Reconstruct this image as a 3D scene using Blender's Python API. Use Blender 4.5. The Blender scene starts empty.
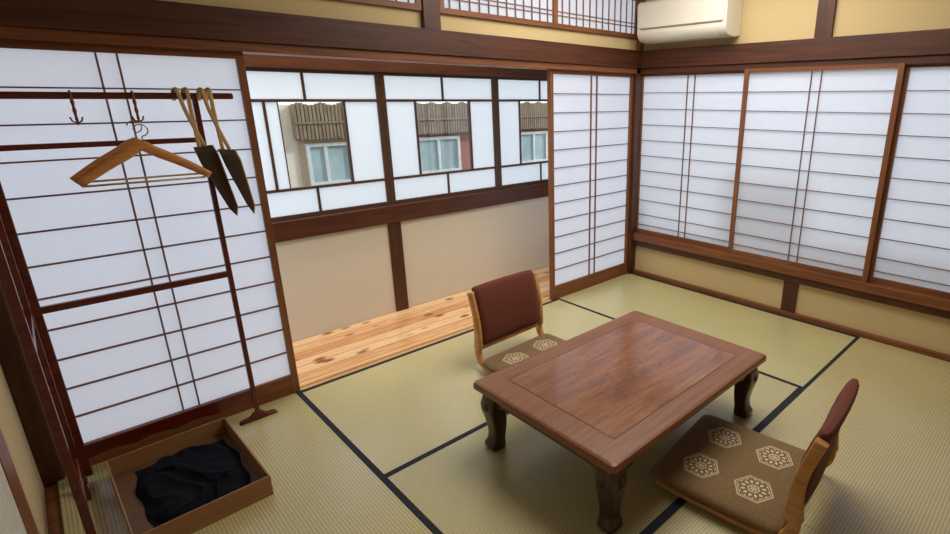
import bpy, bmesh, math, random
from mathutils import Vector, Matrix, noise
random.seed(4)
COL=bpy.context.scene.collection
M=.955
# ---------------------------------------------------------------- materials
def newmat(name):
    m=bpy.data.materials.new(name);m.use_nodes=True
    nt=m.node_tree;b=nt.nodes['Principled BSDF'];return m,nt,b
def srgb(r,g,b):
    f=lambda c:(c/255/12.92) if c/255<=.04045 else ((c/255+.055)/1.055)**2.4
    return (f(r),f(g),f(b),1)
def coords(nt,scale=(1,1,1),kind='Object'):
    tc=nt.nodes.new('ShaderNodeTexCoord');mp=nt.nodes.new('ShaderNodeMapping')
    mp.inputs['Scale'].default_value=scale
    nt.links.new(tc.outputs[kind],mp.inputs[0]);return mp.outputs[0]
def noisen(nt,vec,scale,detail=5,rough=.55,dist=0):
    n=nt.nodes.new('ShaderNodeTexNoise');n.inputs['Scale'].default_value=scale
    n.inputs['Detail'].default_value=detail;n.inputs['Roughness'].default_value=rough;n.inputs['Distortion'].default_value=dist
    nt.links.new(vec,n.inputs['Vector']);return n.outputs['Fac']
def ramp(nt,fac,stops):
    r=nt.nodes.new('ShaderNodeValToRGB');nt.links.new(fac,r.inputs[0])
    e=r.color_ramp.elements
    e[0].position,e[0].color=stops[0];e[1].position,e[1].color=stops[-1]
    for p,c in stops[1:-1]:
        x=e.new(p);x.color=c
    return r.outputs[0]
def bump(nt,b,fac,strength=.2,dist=.002):
    n=nt.nodes.new('ShaderNodeBump');n.inputs['Strength'].default_value=strength;n.inputs['Distance'].default_value=dist
    nt.links.new(fac,n.inputs['Height']);nt.links.new(n.outputs[0],b.inputs['Normal'])
def wood(name,c1,c2,axis='X',rough=.45,scale=6,coat=0,spec=.5,bmp=.15,cr=.12,cior=1.5):
    m,nt,b=newmat(name)
    s=[14,14,14];s['XYZ'.index(axis)]=1.0
    v=coords(nt,tuple(s))
    f=noisen(nt,v,scale*.35,7,.65,.8)
    c=ramp(nt,f,[(.32,srgb(*c1)),(.68,srgb(*c2))])
    nt.links.new(c,b.inputs['Base Color']);b.inputs['Roughness'].default_value=rough
    b.inputs['Coat Weight'].default_value=coat;b.inputs['Coat Roughness'].default_value=cr;b.inputs['Coat IOR'].default_value=cior
    b.inputs['Specular IOR Level'].default_value=spec
    if bmp: bump(nt,b,f,bmp,.001)
    return m
def plain(name,c,rough=.6,nscale=40,var=.06,metal=0,bmp=.1,sheen=0,spec=.5):
    m,nt,b=newmat(name)
    f=noisen(nt,coords(nt),nscale,4)
    a=tuple(max(0,x*(1-var)) for x in c);d=tuple(min(255,x*(1+var)) for x in c)
    nt.links.new(ramp(nt,f,[(.3,srgb(*a)),(.7,srgb(*d))]),b.inputs['Base Color'])
    b.inputs['Roughness'].default_value=rough;b.inputs['Metallic'].default_value=metal
    b.inputs['Sheen Weight'].default_value=sheen;b.inputs['Specular IOR Level'].default_value=spec
    bump(nt,b,f,bmp,.001);return m
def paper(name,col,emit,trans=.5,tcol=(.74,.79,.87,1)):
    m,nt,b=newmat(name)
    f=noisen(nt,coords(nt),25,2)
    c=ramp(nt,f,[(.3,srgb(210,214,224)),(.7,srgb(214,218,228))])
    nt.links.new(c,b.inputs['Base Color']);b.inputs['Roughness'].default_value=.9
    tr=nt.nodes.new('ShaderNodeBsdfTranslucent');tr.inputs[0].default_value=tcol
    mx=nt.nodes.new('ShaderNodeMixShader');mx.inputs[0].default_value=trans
    e=nt.nodes.new('ShaderNodeEmission');e.inputs[1].default_value=emit;e.inputs[0].default_value=col+(1,)  # added emission imitates daylight glowing through the sheet
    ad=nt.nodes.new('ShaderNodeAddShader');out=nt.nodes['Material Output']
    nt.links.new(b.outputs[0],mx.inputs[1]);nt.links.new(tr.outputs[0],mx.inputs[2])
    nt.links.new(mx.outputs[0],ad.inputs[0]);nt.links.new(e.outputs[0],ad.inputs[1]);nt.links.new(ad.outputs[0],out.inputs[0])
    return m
def tatami(name,axis,sh=(1,1,1)):
    m,nt,b=newmat(name)
    w=nt.nodes.new('ShaderNodeTexWave');w.wave_type='BANDS';w.bands_direction=axis
    w.inputs['Scale'].default_value=26;w.inputs['Distortion'].default_value=.4;w.inputs['Detail'].default_value=1
    nt.links.new(coords(nt),w.inputs['Vector'])
    s=(260,30,1) if axis=='Y' else (30,260,1)
    f=noisen(nt,coords(nt,s),1,3)
    f3=noisen(nt,coords(nt),1.5,3)
    ad=nt.nodes.new('ShaderNodeMath');ad.operation='MULTIPLY_ADD';ad.inputs[1].default_value=.38
    nt.links.new(w.outputs['Fac'],ad.inputs[0])
    m2=nt.nodes.new('ShaderNodeMath');m2.operation='MULTIPLY_ADD';m2.inputs[1].default_value=.42
    nt.links.new(f,m2.inputs[0]);
    m3=nt.nodes.new('ShaderNodeMath');m3.operation='MULTIPLY';m3.inputs[1].default_value=.22;nt.links.new(f3,m3.inputs[0])
    nt.links.new(m3.outputs[0],m2.inputs[2]);nt.links.new(m2.outputs[0],ad.inputs[2])
    q=lambda c:srgb(*[c[i]*sh[i] for i in range(3)])
    c=ramp(nt,ad.outputs[0],[(.15,q((152,142,96))),(.5,q((189,180,132))),(.85,q((214,206,160)))])
    nt.links.new(c,b.inputs['Base Color']);b.inputs['Roughness'].default_value=.28
    b.inputs['Specular IOR Level'].default_value=1.0
    bump(nt,b,ad.outputs[0],.2,.002);return m
def planks(name,c1,c2,c3,pitch):
    m,nt,b=newmat(name)
    v=coords(nt,(1,12,12));f=noisen(nt,v,2.6,7,.65,1.8)
    sep=nt.nodes.new('ShaderNodeSeparateXYZ');nt.links.new(coords(nt),sep.inputs[0])
    d=nt.nodes.new('ShaderNodeMath');d.operation='DIVIDE';d.inputs[1].default_value=pitch;nt.links.new(sep.outputs[1],d.inputs[0])
    fl=nt.nodes.new('ShaderNodeMath');fl.operation='FLOOR';nt.links.new(d.outputs[0],fl.inputs[0])
    wn=nt.nodes.new('ShaderNodeTexWhiteNoise');wn.noise_dimensions='1D';nt.links.new(fl.outputs[0],wn.inputs['W'])
    ad=nt.nodes.new('ShaderNodeMath');ad.operation='MULTIPLY_ADD';ad.inputs[1].default_value=.26;nt.links.new(wn.outputs[0],ad.inputs[0])
    sc=nt.nodes.new('ShaderNodeMath');sc.operation='MULTIPLY';sc.inputs[1].default_value=.85;nt.links.new(f,sc.inputs[0]);nt.links.new(sc.outputs[0],ad.inputs[2])
    c=ramp(nt,ad.outputs[0],[(.34,srgb(*c1)),(.52,srgb(*c2)),(.72,srgb(*c3))])
    vo=nt.nodes.new('ShaderNodeTexVoronoi');vo.inputs['Scale'].default_value=10;nt.links.new(coords(nt,(.55,1,0)),vo.inputs['Vector'])
    kn=ramp(nt,vo.outputs['Distance'],[(.12,(1,1,1,1)),(.28,(0,0,0,1))])
    fr=nt.nodes.new('ShaderNodeMath');fr.operation='FRACT';nt.links.new(d.outputs[0],fr.inputs[0])
    gap=ramp(nt,fr.outputs[0],[(0.02,(1,1,1,1)),(.09,(0,0,0,1))])
    a2=nt.nodes.new('ShaderNodeMath');a2.operation='MAXIMUM';nt.links.new(kn,a2.inputs[0]);nt.links.new(gap,a2.inputs[1])
    mx=nt.nodes.new('ShaderNodeMix');mx.data_type='RGBA';nt.links.new(a2.outputs[0],mx.inputs[0]);nt.links.new(c,mx.inputs[6]);mx.inputs[7].default_value=srgb(138,80,44)
    nt.links.new(mx.outputs[2],b.inputs['Base Color']);b.inputs['Roughness'].default_value=.22;return m

DARK_X=wood('dark_wood_x',(54,25,14),(92,47,25),'X',.45)
DARK_Y=wood('dark_wood_y',(54,25,14),(92,47,25),'Y',.45)
DARK_Z=wood('dark_wood_z',(54,27,15),(90,48,26),'Z',.45)
BR_X=wood('brown_wood_x',(104,58,30),(140,85,46),'X',.45)
BR_Y=wood('brown_wood_y',(104,58,30),(140,85,46),'Y',.45)
BR_Z=wood('brown_wood_z',(108,62,34),(144,91,50),'Z',.45)
SILL=wood('sill_wood',(186,136,84),(216,170,116),'X',.35)
RED=wood('red_lacquer_wood',(78,22,14),(106,36,22),'X',.25,coat=.3)
RED2=wood('red_brown_hook_wood',(120,44,28),(150,62,40),'Z',.35,coat=.3)
KUM=wood('lattice_wood',(112,76,60),(138,98,78),'X',.6)
ALU=plain('window_dark_frame',(76,48,32),.5)
PL_UP=plain('beige_plaster',(206,184,138),.95,180,.03,bmp=.2)
PL_LO=plain('cream_plaster',(220,213,197),.98,180,.015,bmp=.1,spec=.1)
WHITEP=plain('white_board',(205,200,190),.8)
CEIL=wood('ceiling_boards',(160,126,86),(186,152,108),'X',.7)
TAXA=tatami('tatami_weave_a','Y',(1.02,1.02,1.02));TAXB=tatami('tatami_weave_b','Y',(.975,.985,.975))
TAYA=tatami('tatami_weave_c','X',(.99,.98,.95));TAYB=tatami('tatami_weave_d','X',(1.02,1.03,1.01))
TAXC=tatami('tatami_weave_e','Y',(1.0,.98,.95))
HERI=plain('tatami_border_cloth',(22,28,42),.8,400,.2)
FLOORW=planks('pine_planks',(202,142,92),(230,180,128),(244,206,160),.095)
PAPER=paper('shoji_paper_glow',(.85,.89,1.0),.24,.55)  # screen paper with backlit glow put in as emission
PAPER2=paper('shoji_paper_side_glow',(.84,.89,1.0),.06)  # same paper, weaker emission glow added
FROST=paper('frosted_glass_glow',(.82,.91,1.0),.22,.6,(.78,.85,.9,1))  # frosted panes also get an emission glow in place of daylight
def glassmat():
    m,nt,b=newmat('clear_glass');out=nt.nodes['Material Output']
    t=nt.nodes.new('ShaderNodeBsdfTransparent');t.inputs[0].default_value=(.93,.97,.97,1)
    g=nt.nodes.new('ShaderNodeBsdfGlossy');g.inputs['Roughness'].default_value=.02
    mx=nt.nodes.new('ShaderNodeMixShader');mx.inputs[0].default_value=.06
    nt.links.new(t.outputs[0],mx.inputs[1]);nt.links.new(g.outputs[0],mx.inputs[2]);nt.links.new(mx.outputs[0],out.inputs[0]);return m
GLASS=glassmat()
TABLE=wood('table_wood',(110,58,18),(146,86,32),'X',.45,9,coat=.6,bmp=0,cr=.32,cior=1.42)
TABLED=wood('table_leg_wood',(52,23,11),(76,37,18),'Z',.3,6,coat=.4)
GROOVE=plain('dark_inlay_line',(74,36,15),.3)
def burl():
    m,nt,b=newmat('burl_panel')
    f=noisen(nt,coords(nt,(1.0,7,3)),3,8,.68,1.1)
    f2=noisen(nt,coords(nt,(1,1.5,1)),6,3,.5,2.4)
    w=nt.nodes.new('ShaderNodeMath');w.operation='MULTIPLY';w.inputs[1].default_value=44;nt.links.new(f2,w.inputs[0])
    s=nt.nodes.new('ShaderNodeMath');s.operation='SINE';nt.links.new(w.outputs[0],s.inputs[0])
    ln=nt.nodes.new('ShaderNodeVectorMath');ln.operation='LENGTH';nt.links.new(coords(nt,(1,1.5,0)),ln.inputs[0])
    fade=ramp(nt,ln.outputs['Value'],[(.10,(1,1,1,1)),(.38,(.2,.2,.2,1))])
    wf=nt.nodes.new('ShaderNodeMath');wf.operation='MULTIPLY';nt.links.new(s.outputs[0],wf.inputs[0]);nt.links.new(fade,wf.inputs[1])
    a=nt.nodes.new('ShaderNodeMath');a.operation='MULTIPLY_ADD';a.inputs[1].default_value=-.075;nt.links.new(wf.outputs[0],a.inputs[0]);nt.links.new(f,a.inputs[2])
    nt.links.new(ramp(nt,a.outputs[0],[(.32,srgb(98,48,12)),(.5,srgb(134,74,22)),(.66,srgb(160,96,34))]),b.inputs['Base Color'])
    b.inputs['Roughness'].default_value=.38;b.inputs['Coat Weight'].default_value=1;b.inputs['Coat Roughness'].default_value=.15;b.inputs['Coat IOR'].default_value=1.52;return m
BURL=burl()
LWOOD=wood('bentwood_light',(186,124,66),(218,162,98),'Y',.35,coat=.3)
HWOOD=wood('hanger_wood',(190,122,58),(220,158,88),'X',.35,coat=.3)
MAROON=plain('rust_velvet',(100,44,27),.85,300,.12,sheen=.03)
OLIVE=plain('brown_brocade',(128,102,64),.85,60,.06,sheen=.15)
CREAM=plain('cream_embroidery',(224,208,176),.8,400,.06)
ACW=plain('white_plastic',(228,224,212),.35,5,.01)
ACG=plain('grey_plastic',(120,120,118),.5)
STEEL=plain('steel_wire',(170,168,160),.25,metal=1)
NAVY=plain('dark_navy_cloth',(11,13,23),.92,200,.2,spec=.15)
BAGB=plain('dark_brown_cloth',(64,48,30),.8,200,.15)
STRAP=plain('tan_strap',(198,164,112),.6,200,.12)
TRAYW=wood('tray_wood',(144,102,64),(170,126,82),'X',.55)
TRAYB=wood('tray_bottom_wood',(90,60,36),(110,76,48),'X',.6)

# ---------------------------------------------------------------- mesh helpers
class B:
    def __init__(s): s.bm=bmesh.new();s.mats=[]
    def mi(s,m):
        if m not in s.mats: s.mats.append(m)
        return s.mats.index(m)
    def box(s,x0,x1,y0,y1,z0,z1,m):
        i=s.mi(m);x0,x1=sorted((x0,x1));y0,y1=sorted((y0,y1));z0,z1=sorted((z0,z1))
        v=[s.bm.verts.new(p) for p in [(x0,y0,z0),(x1,y0,z0),(x1,y1,z0),(x0,y1,z0),(x0,y0,z1),(x1,y0,z1),(x1,y1,z1),(x0,y1,z1)]]
        for q in [(0,3,2,1),(4,5,6,7),(0,1,5,4),(1,2,6,5),(2,3,7,6),(3,0,4,7)]:
            s.bm.faces.new([v[k] for k in q]).material_index=i
        return s
    def loft(s,secs,m,cap=True,smooth=False):
        i=s.mi(m);R=[[s.bm.verts.new(p) for p in sec] for sec in secs];n=len(R[0])
        for a,b in zip(R[:-1],R[1:]):
            for k in range(n):
                f=s.bm.faces.new([a[k],a[(k+1)%n],b[(k+1)%n],b[k]]);f.material_index=i;f.smooth=smooth
        if cap:
            for r,rev in((R[0],True),(R[-1],False)):
                f=s.bm.faces.new(r[::-1] if rev else r);f.material_index=i
        return s
    def sweep(s,path,rad,m,n=8,up=(0,0,1),power=1.0,smooth=True):
        P=[Vector(p) for p in path];up=Vector(up);secs=[]
        for k,p in enumerate(P):
            t=(P[min(k+1,len(P)-1)]-P[max(k-1,0)]).normalized()
            sd=t.cross(up)
            if sd.length<1e-4: sd=t.cross(Vector((1,0,0)))
            sd.normalize();u=sd.cross(t).normalized()
            a,b=rad[k] if isinstance(rad,list) else rad
            sec=[]
            for j in range(n):
                th=2*math.pi*(j+.5)/n;c,sn=math.cos(th),math.sin(th)
                cc=math.copysign(abs(c)**power,c);ss=math.copysign(abs(sn)**power,sn)
                sec.append(p+sd*a*cc+u*b*ss)
            secs.append(sec)
        return s.loft(secs,m,True,smooth)
    def poly_extrude(s,pts,vec,m):
        i=s.mi(m);vec=Vector(vec);a=[s.bm.verts.new(p) for p in pts];b=[s.bm.verts.new(Vector(p)+vec) for p in pts];n=len(a)
        s.bm.faces.new(a[::-1]).material_index=i;s.bm.faces.new(b).material_index=i
        for k in range(n): s.bm.faces.new([a[k],a[(k+1)%n],b[(k+1)%n],b[k]]).material_index=i
        return s
    def face(s,pts,m):
        s.bm.faces.new([s.bm.verts.new(p) for p in pts]).material_index=s.mi(m);return s
    def obj(s,name,parent=None,bevel=0,sub=0,loc=None,**props):
        bmesh.ops.recalc_face_normals(s.bm,faces=s.bm.faces)
        me=bpy.data.meshes.new(name);s.bm.to_mesh(me);s.bm.free()
        for m in s.mats: me.materials.append(m)
        o=bpy.data.objects.new(name,me);COL.objects.link(o)
        if parent: o.parent=parent
        if loc: o.location=loc
        if bevel:
            md=o.modifiers.new('bevel','BEVEL');md.width=bevel;md.segments=3;md.limit_method='ANGLE'
        if sub:
            md=o.modifiers.new('sub','SUBSURF');md.levels=sub;md.render_levels=sub
        for k,v in props.items(): o[k]=v
        return o
def catmull(P,n=6):
    P=[Vector(p) for p in P];out=[]
    for i in range(len(P)-1):
        a=P[max(i-1,0)];b=P[i];c=P[i+1];d=P[min(i+2,len(P)-1)]
        for k in range(n):
            t=k/n;out.append(.5*((2*b)+(c-a)*t+(2*a-5*b+4*c-d)*t*t+(3*b-a-3*c+d)*t**3))
    out.append(P[-1]);return out
def empty(name,loc=(0,0,0),rot=0,**props):
    o=bpy.data.objects.new(name,None);o.location=loc;o.rotation_euler=(0,0,rot);COL.objects.link(o);o.empty_display_size=.1
    for k,v in props.items():o[k]=v
    return o
def structure(b,name,label=None,parent=None,bevel=0):
    p=dict(kind='structure') if parent is None else {}
    if label: p['label']=label
    return b.obj(name,parent,bevel,**p)

XL=-3.86;CZ=2.5;YB=-4.4
# ---------------------------------------------------------------- floor
b=B();b.box(XL-.1,.1,YB,0,-.12,-.012,BR_X)
def mat2(x0,x1,y0,y1,m,sides):
    b.box(x0+.0008,x1-.0008,y0+.0008,y1-.0008,-.012,0,m)
    for s_,w in sides:
        if s_=='S': b.box(x0,x1,y0,y0+w,0,.0015,HERI)
        if s_=='N': b.box(x0,x1,y1-w,y1,0,.0015,HERI)
        if s_=='W': b.box(x0,x0+w,y0,y1,0,.0015,HERI)
        if s_=='E': b.box(x1-w,x1,y0,y1,0,.0015,HERI)
mat2(-3*M,-M,-M,-.002,TAXA,[('S',.014),('N',.026)])
mat2(-3*M,-M,-2*M,-M,TAXB,[('N',.014),('S',.016)])
mat2(-4*M,-3*M,-2*M,-.002,TAYA,[('E',.026)])
mat2(-M,-.032,-2*M,-.002,TAYB,[('W',.024),('E',.024)])
mat2(-2*M,0,-3*M,-2*M,TAXC,[('N',.02),('S',.02)])
mat2(-4*M,-2*M,-3*M,-2*M,TAXB,[('N',.02),('S',.02)])
mat2(-2*M,0,-4*M,-3*M,TAXA,[('S',.02)]);mat2(-4*M,-2*M,-4*M,-3*M,TAXA,[('S',.02)])
structure(b,'floor','straw tatami mats with dark cloth borders')
b=B();b.box(XL-.4,.6,.06,.69,-.12,-.004,FLOORW);b.box(XL-.4,.3,.0,.06,-.12,-.001,SILL)
b.box(XL-.4,.3,.035,.038,-.001,.0005,GROOVE)
structure(b,'floor','knotty pine plank floor of the veranda strip')
# ---------------------------------------------------------------- walls
b=B();b.box(XL-.1,.1,.0,.1,1.72,CZ,PL_UP);structure(b,'wall_back','beige plaster wall over the sliding screens')
b=B();b.box(0,.1,YB,.1,0,.33,PL_UP);b.box(0,.1,YB,.1,1.70,CZ,PL_UP);b.box(0,.1,-3.9,-2.92,.33,1.70,PL_UP);b.box(0,.1,YB,-3.9,.33,1.70,PL_UP)
b.box(.08,.6,.02,.12,-.01,CZ,PL_UP)
structure(b,'wall_right','beige plaster wall around the paper windows')
b=B();b.box(XL-.1,XL,-.62,.1,0,CZ,PL_UP);b.box(XL-.1,XL+.002,YB,-.80,0,CZ,WHITEP);b.box(XL-.1,XL+.005,-.80,-.62,0,CZ,BR_Z)
structure(b,'wall_left','beige plaster wall with wooden post')
b=B();b.box(XL-.1,.1,YB-.1,YB,0,CZ,PL_UP);structure(b,'wall_front','beige plaster wall')
b=B();b.box(XL-.5,.6,.67,.76,-.01,.68,PL_LO);b.box(XL-.5,.6,.67,.76,1.72,CZ,PL_LO)
b.box(XL-.5,XL-.4,.1,.76,-.01,CZ,PL_LO);b.box(.5,.6,.1,.76,-.01,CZ,PL_LO)
structure(b,'wall_veranda','cream plaster wall under the veranda windows')
b=B();b.box(XL-.5,.6,YB-.1,.9,CZ,CZ+.05,CEIL);structure(b,'ceiling','wooden board ceiling')
def trim(n,box,m,label,bev=.003):
    b=B();b.box(*box,m);structure(b,'trim_%d'%n,label,bevel=bev)
trim(1,(XL,0,-.045,.02,1.735,1.865),DARK_X,'dark wooden head beam over the screens')
b=B();b.box(XL,0,-.03,.11,1.694,1.735,BR_X);structure(b,'trim_2','brown grooved lintel',bevel=.003)
trim(3,(-.045,.02,YB,-.0,1.735,1.865),DARK_Y,'dark wooden head beam over the windows')
trim(4,(-.03,.05,-2.95,0,1.690,1.735),DARK_Y,'window lintel')
trim(5,(-.045,.06,YB,.0,.315,.375),BR_Y,'brown wooden window sill')
trim(6,(-.03,.01,YB,0,.262,.315),DARK_Y,'dark wooden rail under the window sill')
trim(7,(-.02,.01,-1.48,-1.38,.0,.262),DARK_Z,'short dark wooden post')
trim(8,(-.025,.01,-1.48,-1.375,1.865,CZ),DARK_Z,'dark wooden wall post')
trim(9,(-1.965,-1.86,-.03,.01,1.865,CZ),DARK_Z,'dark wooden wall post')
trim(10,(-.075,-.0,-.03,.10,0,1.74),DARK_Z,'dark wooden corner post')
trim(15,(XL-.02,-3.795,-.03,.10,0,1.74),DARK_Z,'dark wooden corner post')
b=B();b.box(-.03,0,YB,-.0,-.012,.035,BR_Y);structure(b,'baseboard_right','thin brown skirting board',bevel=.002)
trim(11,(XL-.4,.5,.64,.70,.665,.785),DARK_X,'dark wooden sill of the veranda windows')
trim(12,(-1.955,-1.86,.655,.70,-.005,.67),DARK_Z,'short dark wooden post under the veranda windows')
trim(13,(XL-.4,.5,.64,.74,1.665,1.74),DARK_X,'dark wooden head rail of the veranda windows')
trim(14,(-.06,0,-.035,.0,1.865,CZ),BR_Z,'corner post over the beam')
# ---------------------------------------------------------------- shoji doors
def shoji(n,x0,x1,pair,y=0,z1=1.70):
    t=.032
    b=B();b.box(x0,x0+.03,y,y+t,.0,z1,BR_Z);b.box(x1-.03,x1,y,y+t,.0,z1,BR_Z)
    b.box(x0+.03,x1-.03,y,y+t,0,.105,BR_X);b.box(x0+.03,x1-.03,y,y+t,1.665,z1,BR_X)
    o=structure(b,'door_%d'%n,'sliding paper screen with brown frame and thin dark lattice')
    b=B();N=12
    for k in range(1,N):
        z=.105+(1.665-.105)*k/N;b.box(x0+.03,x1-.03,y+.006,y+.018,z-.003,z+.003,KUM)
    for px in pair: b.box(px-.003,px+.003,y+.005,y+.018,.105,1.665,KUM)
    b.obj('lattice',o)
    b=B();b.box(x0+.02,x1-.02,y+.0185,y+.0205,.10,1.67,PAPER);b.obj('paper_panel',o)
shoji(1,-3.80,-2.865,(-3.365,-3.302))
shoji(2,-1.0,-.072,(-.568,-.505))
def sidewin(n,y1,y0,x):
    z0,z1=.375,1.70
    b=B();b.box(x,x+.03,y1-.03,y1,z0,z1,BR_Z);b.box(x,x+.03,y0,y0+.03,z0,z1,BR_Z)
    b.box(x,x+.03,y0+.03,y1-.03,z0,.410,BR_Y);b.box(x,x+.03,y0+.03,y1-.03,1.675,z1,BR_Y)
    o=structure(b,'window_%d'%n,'sliding paper window with brown frame and thin lattice')
    b=B();N=10;t=.0023
    for k in range(1,N):
        z=.415+(1.675-.415)*k/N;b.box(x+.006,x+.018,y0+.03,y1-.03,z-t,z+t,KUM)
    b.box(x+.006,x+.018,y0+.03,y1-.03,.452-t,.452+t,KUM)
    c=(y0+y1)/2
    for d in(-.031,.031): b.box(x+.005,x+.018,c+d-t,c+d+t,.41,1.675,KUM)
    b.obj('lattice',o)
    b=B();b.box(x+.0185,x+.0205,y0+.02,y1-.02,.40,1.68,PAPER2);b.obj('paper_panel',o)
sidewin(1,-.005,-M-.01,-.0);sidewin(2,-M+.02,-2*M,-.035);sidewin(3,-2*M+.01,-3*M-.03,-.0)
def transom(n,x0,x1):
    z0,z1=1.955,2.33
    b=B();y=-.022
    b.box(x0,x1,y,.0,z0,z0+.03,BR_X);b.box(x0,x1,y,.0,z1-.03,z1,BR_X);b.box(x0,x0+.03,y,0,z0+.03,z1-.03,BR_Z);b.box(x1-.03,x1,y,0,z0+.03,z1-.03,BR_Z)
    c=(x0+x1)/2;b.box(c-.02,c+.02,y,0,z0+.03,z1-.03,BR_Z)
    o=structure(b,'window_%d'%n,'transom with brown frame and fine vertical lattice over paper')
    b=B();N=26
    for k in range(1,N):
        x=x0+(x1-x0)*k/N;b.box(x-.003,x+.003,y+.004,y+.012,z0+.03,z1-.03,KUM)
    for z in(z0+.08,z0+.105,z1-.105,z1-.08): b.box(x0+.03,x1-.03,y+.006,y+.014,z-.003,z+.003,KUM)
    b.obj('lattice',o)
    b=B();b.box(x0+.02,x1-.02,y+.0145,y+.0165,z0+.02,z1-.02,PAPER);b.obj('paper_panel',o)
transom(4,-1.855,-.07);transom(5,-3.80,-1.97)
def verwin(n,x0,x1,y,strip=0):
    z0,z1=.785,1.665;zt=1.487;zb=.965;c=(x0+x1)/2;ca=x0+(x1-x0)*.26;cb=x0+(x1-x0)*.74
    b=B();t=.0075
    b.box(x0,x0+.03,y,y+.03,z0,z1,ALU);b.box(x1-.03,x1,y,y+.03,z0,z1,ALU)
    b.box(x0+.03,x1-.03,y,y+.03,z0,z0+.025,ALU);b.box(x0+.03,x1-.03,y,y+.03,z1-.02,z1,ALU)
    o=structure(b,'window_%d'%n,'dark-framed window with frosted panes around a clear pane')
    b=B()
    for z in(zt,zb): b.box(x0+.03,x1-.03,y+.004,y+.026,z-t-.001,z+t+.001,ALU)
    b.box(c-t,c+t,y+.004,y+.026,zt,z1-.02,ALU);b.box(c-t,c+t,y+.004,y+.026,z0+.025,zb,ALU)
    for x in(ca,cb): b.box(x-t,x+t,y+.004,y+.026,zb,zt,ALU)
    if strip: b.box(ca+strip-.003,ca+strip+.003,y+.008,y+.022,zb,zt,ALU)
    b.obj('glazing_bars',o,bevel=.0015)
    b=B();ya,yb=y+.013,y+.016
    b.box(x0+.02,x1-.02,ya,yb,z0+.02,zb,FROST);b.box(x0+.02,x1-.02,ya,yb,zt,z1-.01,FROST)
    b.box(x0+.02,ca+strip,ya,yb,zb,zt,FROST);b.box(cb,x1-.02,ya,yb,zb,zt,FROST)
    b.box(ca+strip,cb,ya,yb,zb,zt,GLASS)
    b.obj('window_pane',o)
verwin(6,-3*M,-2*M+.01,.68,.075);verwin(7,-2*M+.012,-M+.005,.68);verwin(8,-M+.007,0,.68);verwin(9,-4*M,-3*M,.68);verwin(10,.002,.5,.68)
# ---------------------------------------------------------------- neighbour building
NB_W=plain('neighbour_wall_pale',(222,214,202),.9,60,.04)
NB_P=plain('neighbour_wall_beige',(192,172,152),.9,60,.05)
NB_R=wood('neighbour_siding',(136,76,60),(164,100,80),'Z',.8)
NB_F=plain('neighbour_sash_grey',(208,212,216),.5)
NB_G=plain('neighbour_glass',(156,178,188),.2,3,.1)
NB_E=wood('neighbour_eave',(100,84,72),(156,136,118),'Z',.8,14)
b=B();Y=2.2
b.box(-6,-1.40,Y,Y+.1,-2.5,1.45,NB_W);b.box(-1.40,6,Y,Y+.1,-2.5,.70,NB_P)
b.box(-1.40,6,Y,Y+.1,.70,1.45,NB_R)
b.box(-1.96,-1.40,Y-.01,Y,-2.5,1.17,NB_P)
b.box(-1.96,6,Y-.06,Y,1.15,1.18,NB_R)
k=-1.98;j=0
while k<4: b.box(k,k+.024,Y-.08,Y-.05,1.165-.012*abs(math.sin(j*1.7)),1.455+.012*math.sin(j*1.1),NB_E);k+=.032;j+=1
b.box(-1.98,6,Y-.05,Y,1.17,1.44,NB_E);b.box(-1.98,6,Y-.09,Y-.05,1.29,1.305,NB_E)
o=b.obj('neighbouring_house',label='pale and red-brown house wall with slatted eave seen outside',category='building')
for x0,x1,c in((-1.87,-1.53,.4),(-.80,-.34,.5),(.44,.96,.62)):
    b=B();fw=.030;b.box(x0-fw,x1+fw,Y-.04,Y-.011,.74,.775,NB_F);b.box(x0-fw,x1+fw,Y-.04,Y-.011,1.09,1.12,NB_F)
    b.box(x0-fw,x0,Y-.04,Y-.011,.775,1.09,NB_F);b.box(x1,x1+fw,Y-.04,Y-.011,.775,1.09,NB_F);c=x0+(x1-x0)*c
    b.box(c-.014,c+.014,Y-.035,Y-.011,.775,1.09,NB_F);b.box(x0,x1,Y-.02,Y-.012,.775,1.09,NB_G);b.obj('house_window',o)
b=B();b.box(-12,12,-12,12,-2.6,-2.5,plain('outdoor_ground',(120,116,104),.9));structure(b,'ground','grey outdoor ground, added out of view to dim light from below')  # unseen plane added for a darker lower half on the papers
b=B();b.box(1.3,1.4,-6,-2.0,-2.5,1.30,NB_W);b.box(1.3,1.4,-2.0,-1.35,-2.5,1.68,NB_W);b.box(1.3,1.4,-1.35,-.6,-2.5,1.15,NB_W);b.box(1.3,1.4,-.6,1.5,-2.5,1.35,NB_W);structure(b,'wall_shade_blocker','pale unseen wall added to shade the lower paper windows')  # added blocker out of view, stepped top casts shade on the side papers
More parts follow.
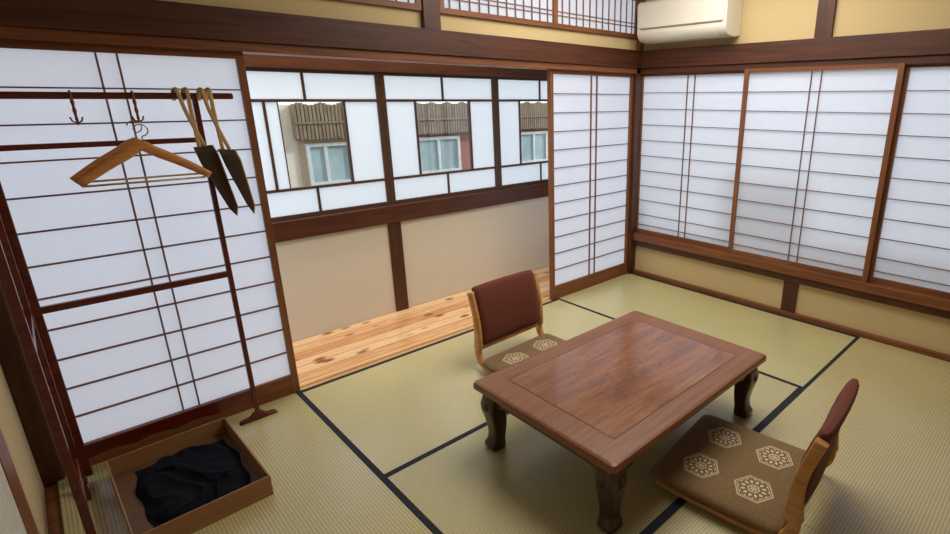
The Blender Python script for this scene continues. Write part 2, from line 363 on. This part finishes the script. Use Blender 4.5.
# ---------------------------------------------------------------- air conditioner
ac=empty('air_conditioner',(-.0,-.50,1.908),label='white wall-mounted air conditioner unit over the window beam',category='air conditioner')
prof=[(-.0005,.015),(-.06,0),(-.12,.0)]
for k in range(9):
    a=math.radians(-90-90*k/8);prof.append((-.14+.068*math.cos(a),.075+.072*math.sin(a)))
prof+=[(-.21,.25)]
for k in range(5):
    a=math.radians(180-90*k/4);prof.append((-.18+.03*math.cos(a),.25+.03*math.sin(a)))
prof+=[(-.0005,.28)]
b=B();b.poly_extrude([(x,-.36,z) for x,z in prof],(0,.74,0),ACW);b.obj('body',ac,bevel=.006)
b=B();b.box(-.216,-.209,-.345,.365,.095,.255,ACW);b.obj('front_panel',ac,bevel=.003)
lv=[]
for k in range(7):
    a=math.radians(-95-70*k/6);lv.append((-.14+.073*math.cos(a),.075+.077*math.sin(a)))
lv2=[(-.14+(x+.14)*.95,.075+(z-.075)*.95) for x,z in lv[::-1]]
b=B();b.poly_extrude([(x,-.30,z) for x,z in lv+lv2],(0,.62,0),ACW);b.obj('air_louver',ac)
b=B();b.box(-.2115,-.206,-.33,.345,.086,.091,ACG);b.obj('trim_line',ac)
# ---------------------------------------------------------------- table
tb=empty('low_table',(-1.912,-1.46,0),label='low lacquered orange-brown wooden table with carved curved legs',category='table')
L,Wd=.574,.402
def rrect(hx,hy,r,z,n=6):
    pts=[]
    for cx,cy,a0 in((hx-r,hy-r,0),(-hx+r,hy-r,90),(-hx+r,-hy+r,180),(hx-r,-hy+r,270)):
        for k in range(n+1):
            a=math.radians(a0+90*k/n);pts.append((cx+r*math.cos(a),cy+r*math.sin(a),z))
    return pts
b=B();b.loft([rrect(L-.03,Wd-.03,.015,.280),rrect(L-.008,Wd-.008,.018,.290),rrect(L,Wd,.016,.299),rrect(L,Wd,.016,.318),rrect(L-.004,Wd-.004,.016,.326),rrect(L-.014,Wd-.014,.014,.330)],TABLE,smooth=False)
b.obj('table_top',tb)
b=B()
ix,iy=L-.12,Wd-.10
b.box(-ix,ix,-iy,iy,.3295,.3303,BURL);b.obj('inlay_panel',tb)
b=B();w=.0018
for x in(-ix,ix): b.box(x-w,x+w,-iy,iy,.3298,.3306,GROOVE)
for y in(-iy,iy): b.box(-ix,ix,y-w,y+w,.3298,.3306,GROOVE)
b.obj('inlay_line',tb)
b=B();ax,ay=L-.045,Wd-.045
def apr(n):
    pts=[]
    for k in range(n+1):
        s=-1+2*k/n;d=abs(s);z=.240-(.038*max(0,(d-.78)/.22)**1.3)
        pts.append((s,z))
    return pts
for sg in(-1,1):
    pts=[(s*(ax-.04),sg*ay,z) for s,z in apr(40)];pts+= [((ax-.04),sg*ay,.281),(-(ax-.04),sg*ay,.281)]
    b.poly_extrude(pts,(0,-sg*.02,0),TABLED)
    pts=[(sg*ax,s*(ay-.04),z) for s,z in apr(30)];pts+= [(sg*ax,(ay-.04),.281),(sg*ax,-(ay-.04),.281)]
    b.poly_extrude(pts,(-sg*.02,0,0),TABLED)
b.obj('apron',tb)
for sx in(-1,1):
    for sy in(-1,1):
        b=B();secs=[]
        for z,o,h in[(.28,-.003,.042),(.25,.002,.043),(.225,.006,.045),(.195,.006,.043),(.165,.003,.039),(.13,-.001,.035),(.09,-.002,.031),(.06,.0,.030),(.042,.003,.032),(.03,.006,.036),(.015,.007,.037),(0,.004,.033)]:
            cx,cy=sx*(L-.070+o),sy*(Wd-.070+o)
            secs.append([(cx+p[0],cy+p[1],z) for p in rrect(h,h,h*.3,0,3)])
        b.loft(secs,TABLED,smooth=True);lg=b.obj('leg',tb)
        for face in(0,1):
            b=B();pts=[]
            for k in range(26):
                a=k/25*math.radians(520);r=.022*(1-.75*k/25)
                u,z=r*math.cos(a),.212+r*math.sin(a)
                if face==0: pts.append((sx*(L-.070+.006+.045),sy*(Wd-.064)+u,z))
                else: pts.append((sx*(L-.064)+u,sy*(Wd-.070+.006+.045),z))
            b.sweep(pts,(.0028,.0028),TABLED,6,up=(1,0,0) if face==0 else (0,1,0))
            b.obj('scroll_carving',lg)
# ---------------------------------------------------------------- floor chairs
def hexmotif(b,cx,cy,z,R):
    def pt(r,a): return (cx+r*math.cos(math.radians(a)),cy+r*math.sin(math.radians(a)),z)
    def quad(p): b.face(p,CREAM)
    for r0,r1 in((.93,1.0),(.83,.87),(.24,.32)):
        for k in range(6):
            a=60*k+30;quad([pt(R*r0,a),pt(R*r1,a),pt(R*r1,a+60),pt(R*r0,a+60)])
    for k in range(12):
        a=30*k
        quad([pt(R*.36,a),pt(R*.52,a-10),pt(R*.66,a),pt(R*.52,a+10)])
    for k in range(12):
        a=30*k+15
        quad([pt(R*.65,a),pt(R*.71,a-5),pt(R*.77,a),pt(R*.71,a+5)])
    for k in range(6): quad([pt(0,0),pt(R*.15,60*k-22),pt(R*.19,60*k),pt(R*.15,60*k+22)])
def zaisu(loc,rot,label):
    c=empty('floor_chair',loc,rot,label=label,category='chair',group='legless chairs at the low table')
    for sx in(-1,1):
        b=B();x=sx*.242
        path=catmull([(x,-.235,.024),(x,-.1,.016),(x,.1,.016),(x,.20,.022),(x,.262,.05),(x,.288,.10),(x,.284,.17),(x,.284,.25),(x,.296,.33),(x,.312,.39),(x,.334,.463)],5)
        N=len(path)-1;rd=[]
        for k in range(N+1):
            t=k/N;rd.append((.011+.012*math.exp(-((t-.5)/.18)**2)+.010*(t>.55),.015))
        b.sweep(path,rd,LWOOD,12,up=(1,0,0),power=.6)
        b.obj('side_frame',c)
    for bx in((-.228,.228,.276,.292,.118,.142),(-.228,.228,-.23,-.20,.014,.03),(-.228,.228,.16,.19,.012,.028)):
        b=B();b.box(*bx,LWOOD);b.obj('crossbar',c,bevel=.004)
    b=B();b.box(-.225,.225,-.23,.24,.030,.042,LWOOD);b.obj('seat_board',c,bevel=.004)
    b=B();secs=[]
    for z,yc,hw,t in[(.150,.276,.218,.014),(.154,.277,.222,.023),(.19,.279,.224,.027),(.26,.284,.225,.029),(.34,.296,.226,.028),(.41,.312,.226,.026),(.468,.331,.225,.023),(.480,.335,.223,.016),(.484,.336,.219,.008)]:
        sec=[];n=12
        for k in range(n+1):
            s=-1+2*k/n;s=math.copysign(abs(s)**.8,s);e=(1-abs(s)**10)*.35+.65;sec.append((s*hw,yc+.010*(1-s*s)-t*e,z))
        for k in range(n,-1,-1):
            s=-1+2*k/n;s=math.copysign(abs(s)**.8,s);e=(1-abs(s)**10)*.35+.65;sec.append((s*hw,yc+.010*(1-s*s)+t*e,z))
        secs.append(sec)
    b.loft(secs,MAROON,smooth=True);b.obj('backrest',c)
    b=B();hx,hy=.270,.262
    secs=[rrect(hx-.03,hy-.03,.03,.042),rrect(hx-.004,hy-.004,.035,.048),rrect(hx,hy,.04,.058),rrect(hx-.006,hy-.006,.04,.070),rrect(hx-.03,hy-.03,.04,.079),rrect(hx-.08,hy-.08,.04,.082)]
    secs=[[(p[0],p[1]-.008,p[2]) for p in s_] for s_ in secs]
    b.loft(secs,OLIVE,smooth=True)
    for mx in(-.118,.118):
        for my in(-.108,.108): hexmotif(b,mx,my,.0826,.077)
    b.obj('seat_cushion',c)
    return c
zaisu((-1.795,-.765,0),math.radians(2),'rust velvet legless chair with brocade seat, far side of table')
zaisu((-1.855,-2.002,0),math.radians(186),'rust velvet legless chair with hexagon-patterned seat facing the table')
# ---------------------------------------------------------------- kimono rack
rk=empty('kimono_rack',(-3.42,-.12,0),label='dark red lacquered folding clothes rack with cross rails',category='clothes rack')
ox,oy=-3.42,-.12
def rb(name,x0,x1,y0,y1,z0,z1,bev=.003):
    b=B();b.box(x0-ox,x1-ox,y0-oy,y1-oy,z0,z1,RED);return b.obj(name,rk,bevel=bev)
y=-.12
rb('post',-3.113,-3.093,y-.010,y+.010,.03,1.50);rb('post',-3.735,-3.71,y-.012,y+.012,.03,1.50)
rb('top_rail',-3.83,-2.965,y-.013,y+.013,1.495,1.52,.006)
rb('rail',-3.71,-3.113,y-.008,y+.008,1.325,1.345);rb('rail',-3.71,-3.113,y-.010,y+.010,.735,.762)
b=B();pts=[]
for k in range(31):
    s=-1+2*k/30;pts.append((s*.2975-3.4125-ox,.008,.10+.012*abs(math.sin(s*math.pi*2))))
pts+=[(.2975-3.4125-ox,.008,.165),(-.2975-3.4125-ox,.008,.165)]
b.poly_extrude(pts,(0,-.016,0),RED);b.obj('lower_rail',rk)
def foot(x,y,along):
    b=B();pr=[(-.085,0),(-.075,.012),(-.035,.018),(-.018,.036),(.018,.036),(.035,.018),(.075,.012),(.085,0)]
    if along=='X': b.poly_extrude([(x+p-ox,y-.014-oy,z) for p,z in pr],(0,.028,0),RED)
    else: b.poly_extrude([(x-.014-ox,y+p-oy,z) for p,z in pr],(.028,0,0),RED)
    b.obj('foot',rk,bevel=.002)
foot(-3.10,y,'X')
xs=-3.745
rb('post',xs-.012,xs+.012,-.19,-.165,.03,1.50);rb('post',xs-.012,xs+.012,-.62,-.595,.03,1.50)
rb('top_rail',xs-.013,xs+.013,-.70,-.14,1.495,1.52,.006)
rb('rail',xs-.008,xs+.008,-.595,-.19,1.325,1.345);rb('rail',xs-.01,xs+.01,-.595,-.19,.735,.762);rb('lower_rail',xs-.008,xs+.008,-.595,-.19,.11,.16)
foot(xs,-.18,'Y');foot(xs,-.607,'Y')
for x in(-3.475,-3.30):
    yy=y-.018
    b=B();b.sweep([(x,yy,1.525),(x,yy-.002,1.50),(x,yy-.002,1.485),(x,yy-.002,1.47),(x,yy-.002,1.455),(x,yy-.002,1.44),(x,yy-.002,1.425),(x,yy-.002,1.405)],[(.003,.003),(.004,.004),(.0065,.0065),(.004,.004),(.0065,.0065),(.004,.004),(.005,.005),(.002,.002)],RED2,8,up=(1,0,0))
    b.sweep([(x,yy,1.522),(x,y,1.5245),(x,y+.018,1.515)],(.003,.003),RED2,8)
    b.sweep([(x-.017,yy-.002,1.434),(x-.013,yy-.002,1.420),(x,yy-.002,1.412),(x+.013,yy-.002,1.420),(x+.017,yy-.002,1.434)],(.003,.003),RED2,8)
    b.obj('peg_hook',None,label='small red-brown turned wooden hook hanging from the rack',category='hook',group='peg hooks on the rack')
# hangers
hg=empty('clothes_hanger',(-3.320,-.155,1.34),math.radians(-3),label='light wooden clothes hanger with trouser bar hanging on the rack',category='hanger',group='wooden hangers on the rack')
b=B();path=[];rd=[]
for k in range(25):
    s=-1+2*k/24;path.append((s*.200-.010,-.0-.012*s*s,-.115*abs(s)**1.25-.014+.012*math.exp(-(s*6)**2)));rd.append((.008+.004*abs(s),.014+.005*(1-abs(s))))
b.sweep(path,rd,HWOOD,12,power=.8);b.obj('shoulder_arm',hg)
b=B();b.sweep([(-.196,-.010,-.136),(.172,-.010,-.136)],(.004,.004),STRAP,8);b.obj('trouser_bar',hg)
b=B();hk=[(0,0,-.01),(0,0,.03)]
for k in range(0,11):
    a=math.radians(-90+27*k*.95);hk.append((.022*math.cos(a),0,.055+.022*math.sin(a)))
b.sweep(hk,(.0022,.0022),STEEL,8,up=(0,1,0));b.obj('hook',hg)
parts=[c for c in bpy.data.objects if c.parent==hg]
h2=hg.copy();h2.location=(-3.308,-.189,1.328);h2.rotation_euler=(0,0,math.radians(-3));COL.objects.link(h2)
for p in parts:
    q=p.copy();q.parent=h2;COL.objects.link(q)
# pouches
def bag(x,yy,tilt,label,P,H):
    g=empty('cloth_pouch',(x,yy,1.52),tilt,label=label,category='bag',group='pouches on the rack')
    for a0,a1,dz in H:
        pts=catmull([(a0-.008,.020,-.03),(a0-.005,.018,.004),(a0-.002,0,.014),(a0+.002,-.022,.006),(a0*.8+a1*.2,-.027,-.06),(a0*.45+a1*.55,-.027,-.14),(a1,-.027,-.225)],5)
        b=B();b.sweep(pts,(.0072,.0025),STRAP,8,up=(0,1,.1),power=.5);b.obj('handle',g)
    b=B();secs=[];n=len(P);cx=sum(p[0] for p in P)/n;cz=sum(p[1] for p in P)/n
    for f,t in((.84,-.014),(1,-.005),(1,.005),(.84,.014)):
        secs.append([(cx+(p[0]-cx)*f,-.024+t,cz+(p[1]-cz)*f) for p in P])
    b.loft(secs,BAGB);b.obj('pouch_body',g)
    b=B();b.sweep([(p[0],-.032,p[1]) for p in(P[1],P[2],P[3],P[4])],(.003,.003),STRAP,6,up=(0,1,0));b.obj('piping',g)
bag(-3.145,-.13,0,'dark brown pointed cloth pouch with tan handles hanging from rack end',
    [(-.002,-.212),(.064,-.206),(.078,-.25),(.112,-.47),(.104,-.51),(.084,-.48),(.045,-.37),(.014,-.28)],((-.018,.044,0),(.014,.018,0)))
bag(-3.068,-.155,math.radians(-4),'dark brown pointed cloth pouch with tan handles and pale edging',
    [(.002,-.222),(.060,-.228),(.074,-.27),(.096,-.47),(.088,-.505),(.068,-.46),(.044,-.38),(.020,-.30)],((-.016,.042,0),(.010,.018,0)))
# ---------------------------------------------------------------- tray and cloth
ty=empty('wooden_tray',(-3.445,-.45,0),math.radians(1.5),label='open square wooden tray on the tatami beside the rack',category='tray')
hx,hy=.213,.292;tt=.006
b=B();b.box(-hx+tt,hx-tt,-hy+tt,hy-tt,.004,.014,TRAYB);b.obj('tray_bottom',ty)
b=B();h=.088
b.box(-hx,hx,-hy,-hy+tt,0,h,TRAYW);b.box(-hx,hx,hy-tt,hy,0,h,TRAYW);b.box(-hx,-hx+tt,-hy+tt,hy-tt,0,h,TRAYW);b.box(hx-tt,hx,-hy+tt,hy-tt,0,h,TRAYW)
b.obj('tray_rim',ty,bevel=.001)
bg=empty('cloth_bag',(-3.430,-.446,.014),0,label='loosely folded dark navy cloth bag lying in the wooden tray',category='bag')
b=B();i=b.mi(NAVY);n=110;V=[]
for j in range(n+1):
    row=[]
    for k in range(n+1):
        u=-1+2*k/n;v=-1+2*j/n
        x=u*(.168+.020*noise.noise((v*1.8,7,1)));yv=v*(.240+.028*noise.noise((u*1.8,2,5)))
        r=(abs(u)**3.6+abs(v)**3.6)**(1/3.6)
        q=noise.noise((x*4,yv*4,9));w1=noise.noise((x*7,yv*7,3))
        rid=(1-min(1,abs(noise.noise((x*9+w1*.9,yv*6-q*1.1,4)))*2.6))**1.3
        st=1/(1+math.exp(-((x+.35*yv+.06*w1)+.03)*110));st2=1/(1+math.exp(-((yv*.9-.4*x+.05*q)-.05)*90))
        z=max(.001,(1-min(1,r)**7))**.7*(.013+.020*rid+.012*st+.010*st2+.012*q)+.002
        row.append(b.bm.verts.new((x,yv,max(.002,z))))
    V.append(row)
for j in range(n):
    for k in range(n):
        f=b.bm.faces.new([V[j][k],V[j][k+1],V[j+1][k+1],V[j+1][k]]);f.smooth=True;f.material_index=i
b.obj('bag_body',bg)
b=B();pp=[]
for k in range(24):
    t=k/23;pp.append((-.10+.22*t,.10-.20*t+.04*math.sin(t*6),.052+.004*math.sin(t*9)))
b.sweep(pp,(.010,.0025),NAVY,8,power=.6);b.obj('strap',bg)
# ---------------------------------------------------------------- lights / world
w=bpy.data.worlds.new('sky');bpy.context.scene.world=w;w.use_nodes=True
bgn=w.node_tree.nodes['Background'];bgn.inputs[0].default_value=(.94,.97,1,1);bgn.inputs[1].default_value=1.9
s=bpy.data.lights.new('sun','SUN');s.energy=3.8;s.angle=.12;s.color=(1,.98,.94);so=bpy.data.objects.new('sun',s)
so.rotation_euler=Vector((-.75,.30,-.42)).to_track_quat('-Z','Y').to_euler();COL.objects.link(so)
a=bpy.data.lights.new('ceiling_fill','AREA');a.shape='DISK';a.size=1.7;a.energy=46;a.color=(1,.94,.84);ao=bpy.data.objects.new('ceiling_fill',a);ao.location=(-1.2,-1.2,2.44);COL.objects.link(ao)  # added fill light for the room, not a known fixture
a=bpy.data.lights.new('veranda_fill','AREA');a.shape='RECTANGLE';a.size=2.6;a.size_y=.3;a.energy=26;a.color=(1,.98,.95);ao=bpy.data.objects.new('veranda_fill',a);ao.location=(-2.4,.40,2.44);COL.objects.link(ao)  # added unseen fill, brightens the left screen from behind
# ---------------------------------------------------------------- camera
cd=bpy.data.cameras.new('camera');cam=bpy.data.objects.new('camera',cd);COL.objects.link(cam)
cam.location=(-3.6327,-2.7867,1.4996);cam.rotation_euler=(1.2712,-.0022,-.7979)
cd.sensor_width=36;cd.lens=36*526.565/950;cd.shift_x=-97.97/950;cd.shift_y=-5.378/950;cd.clip_start=.02
bpy.context.scene.camera=cam
bpy.context.scene.view_settings.view_transform='Standard'
bpy.context.scene.view_settings.look='None'
bpy.context.scene.view_settings.exposure=0
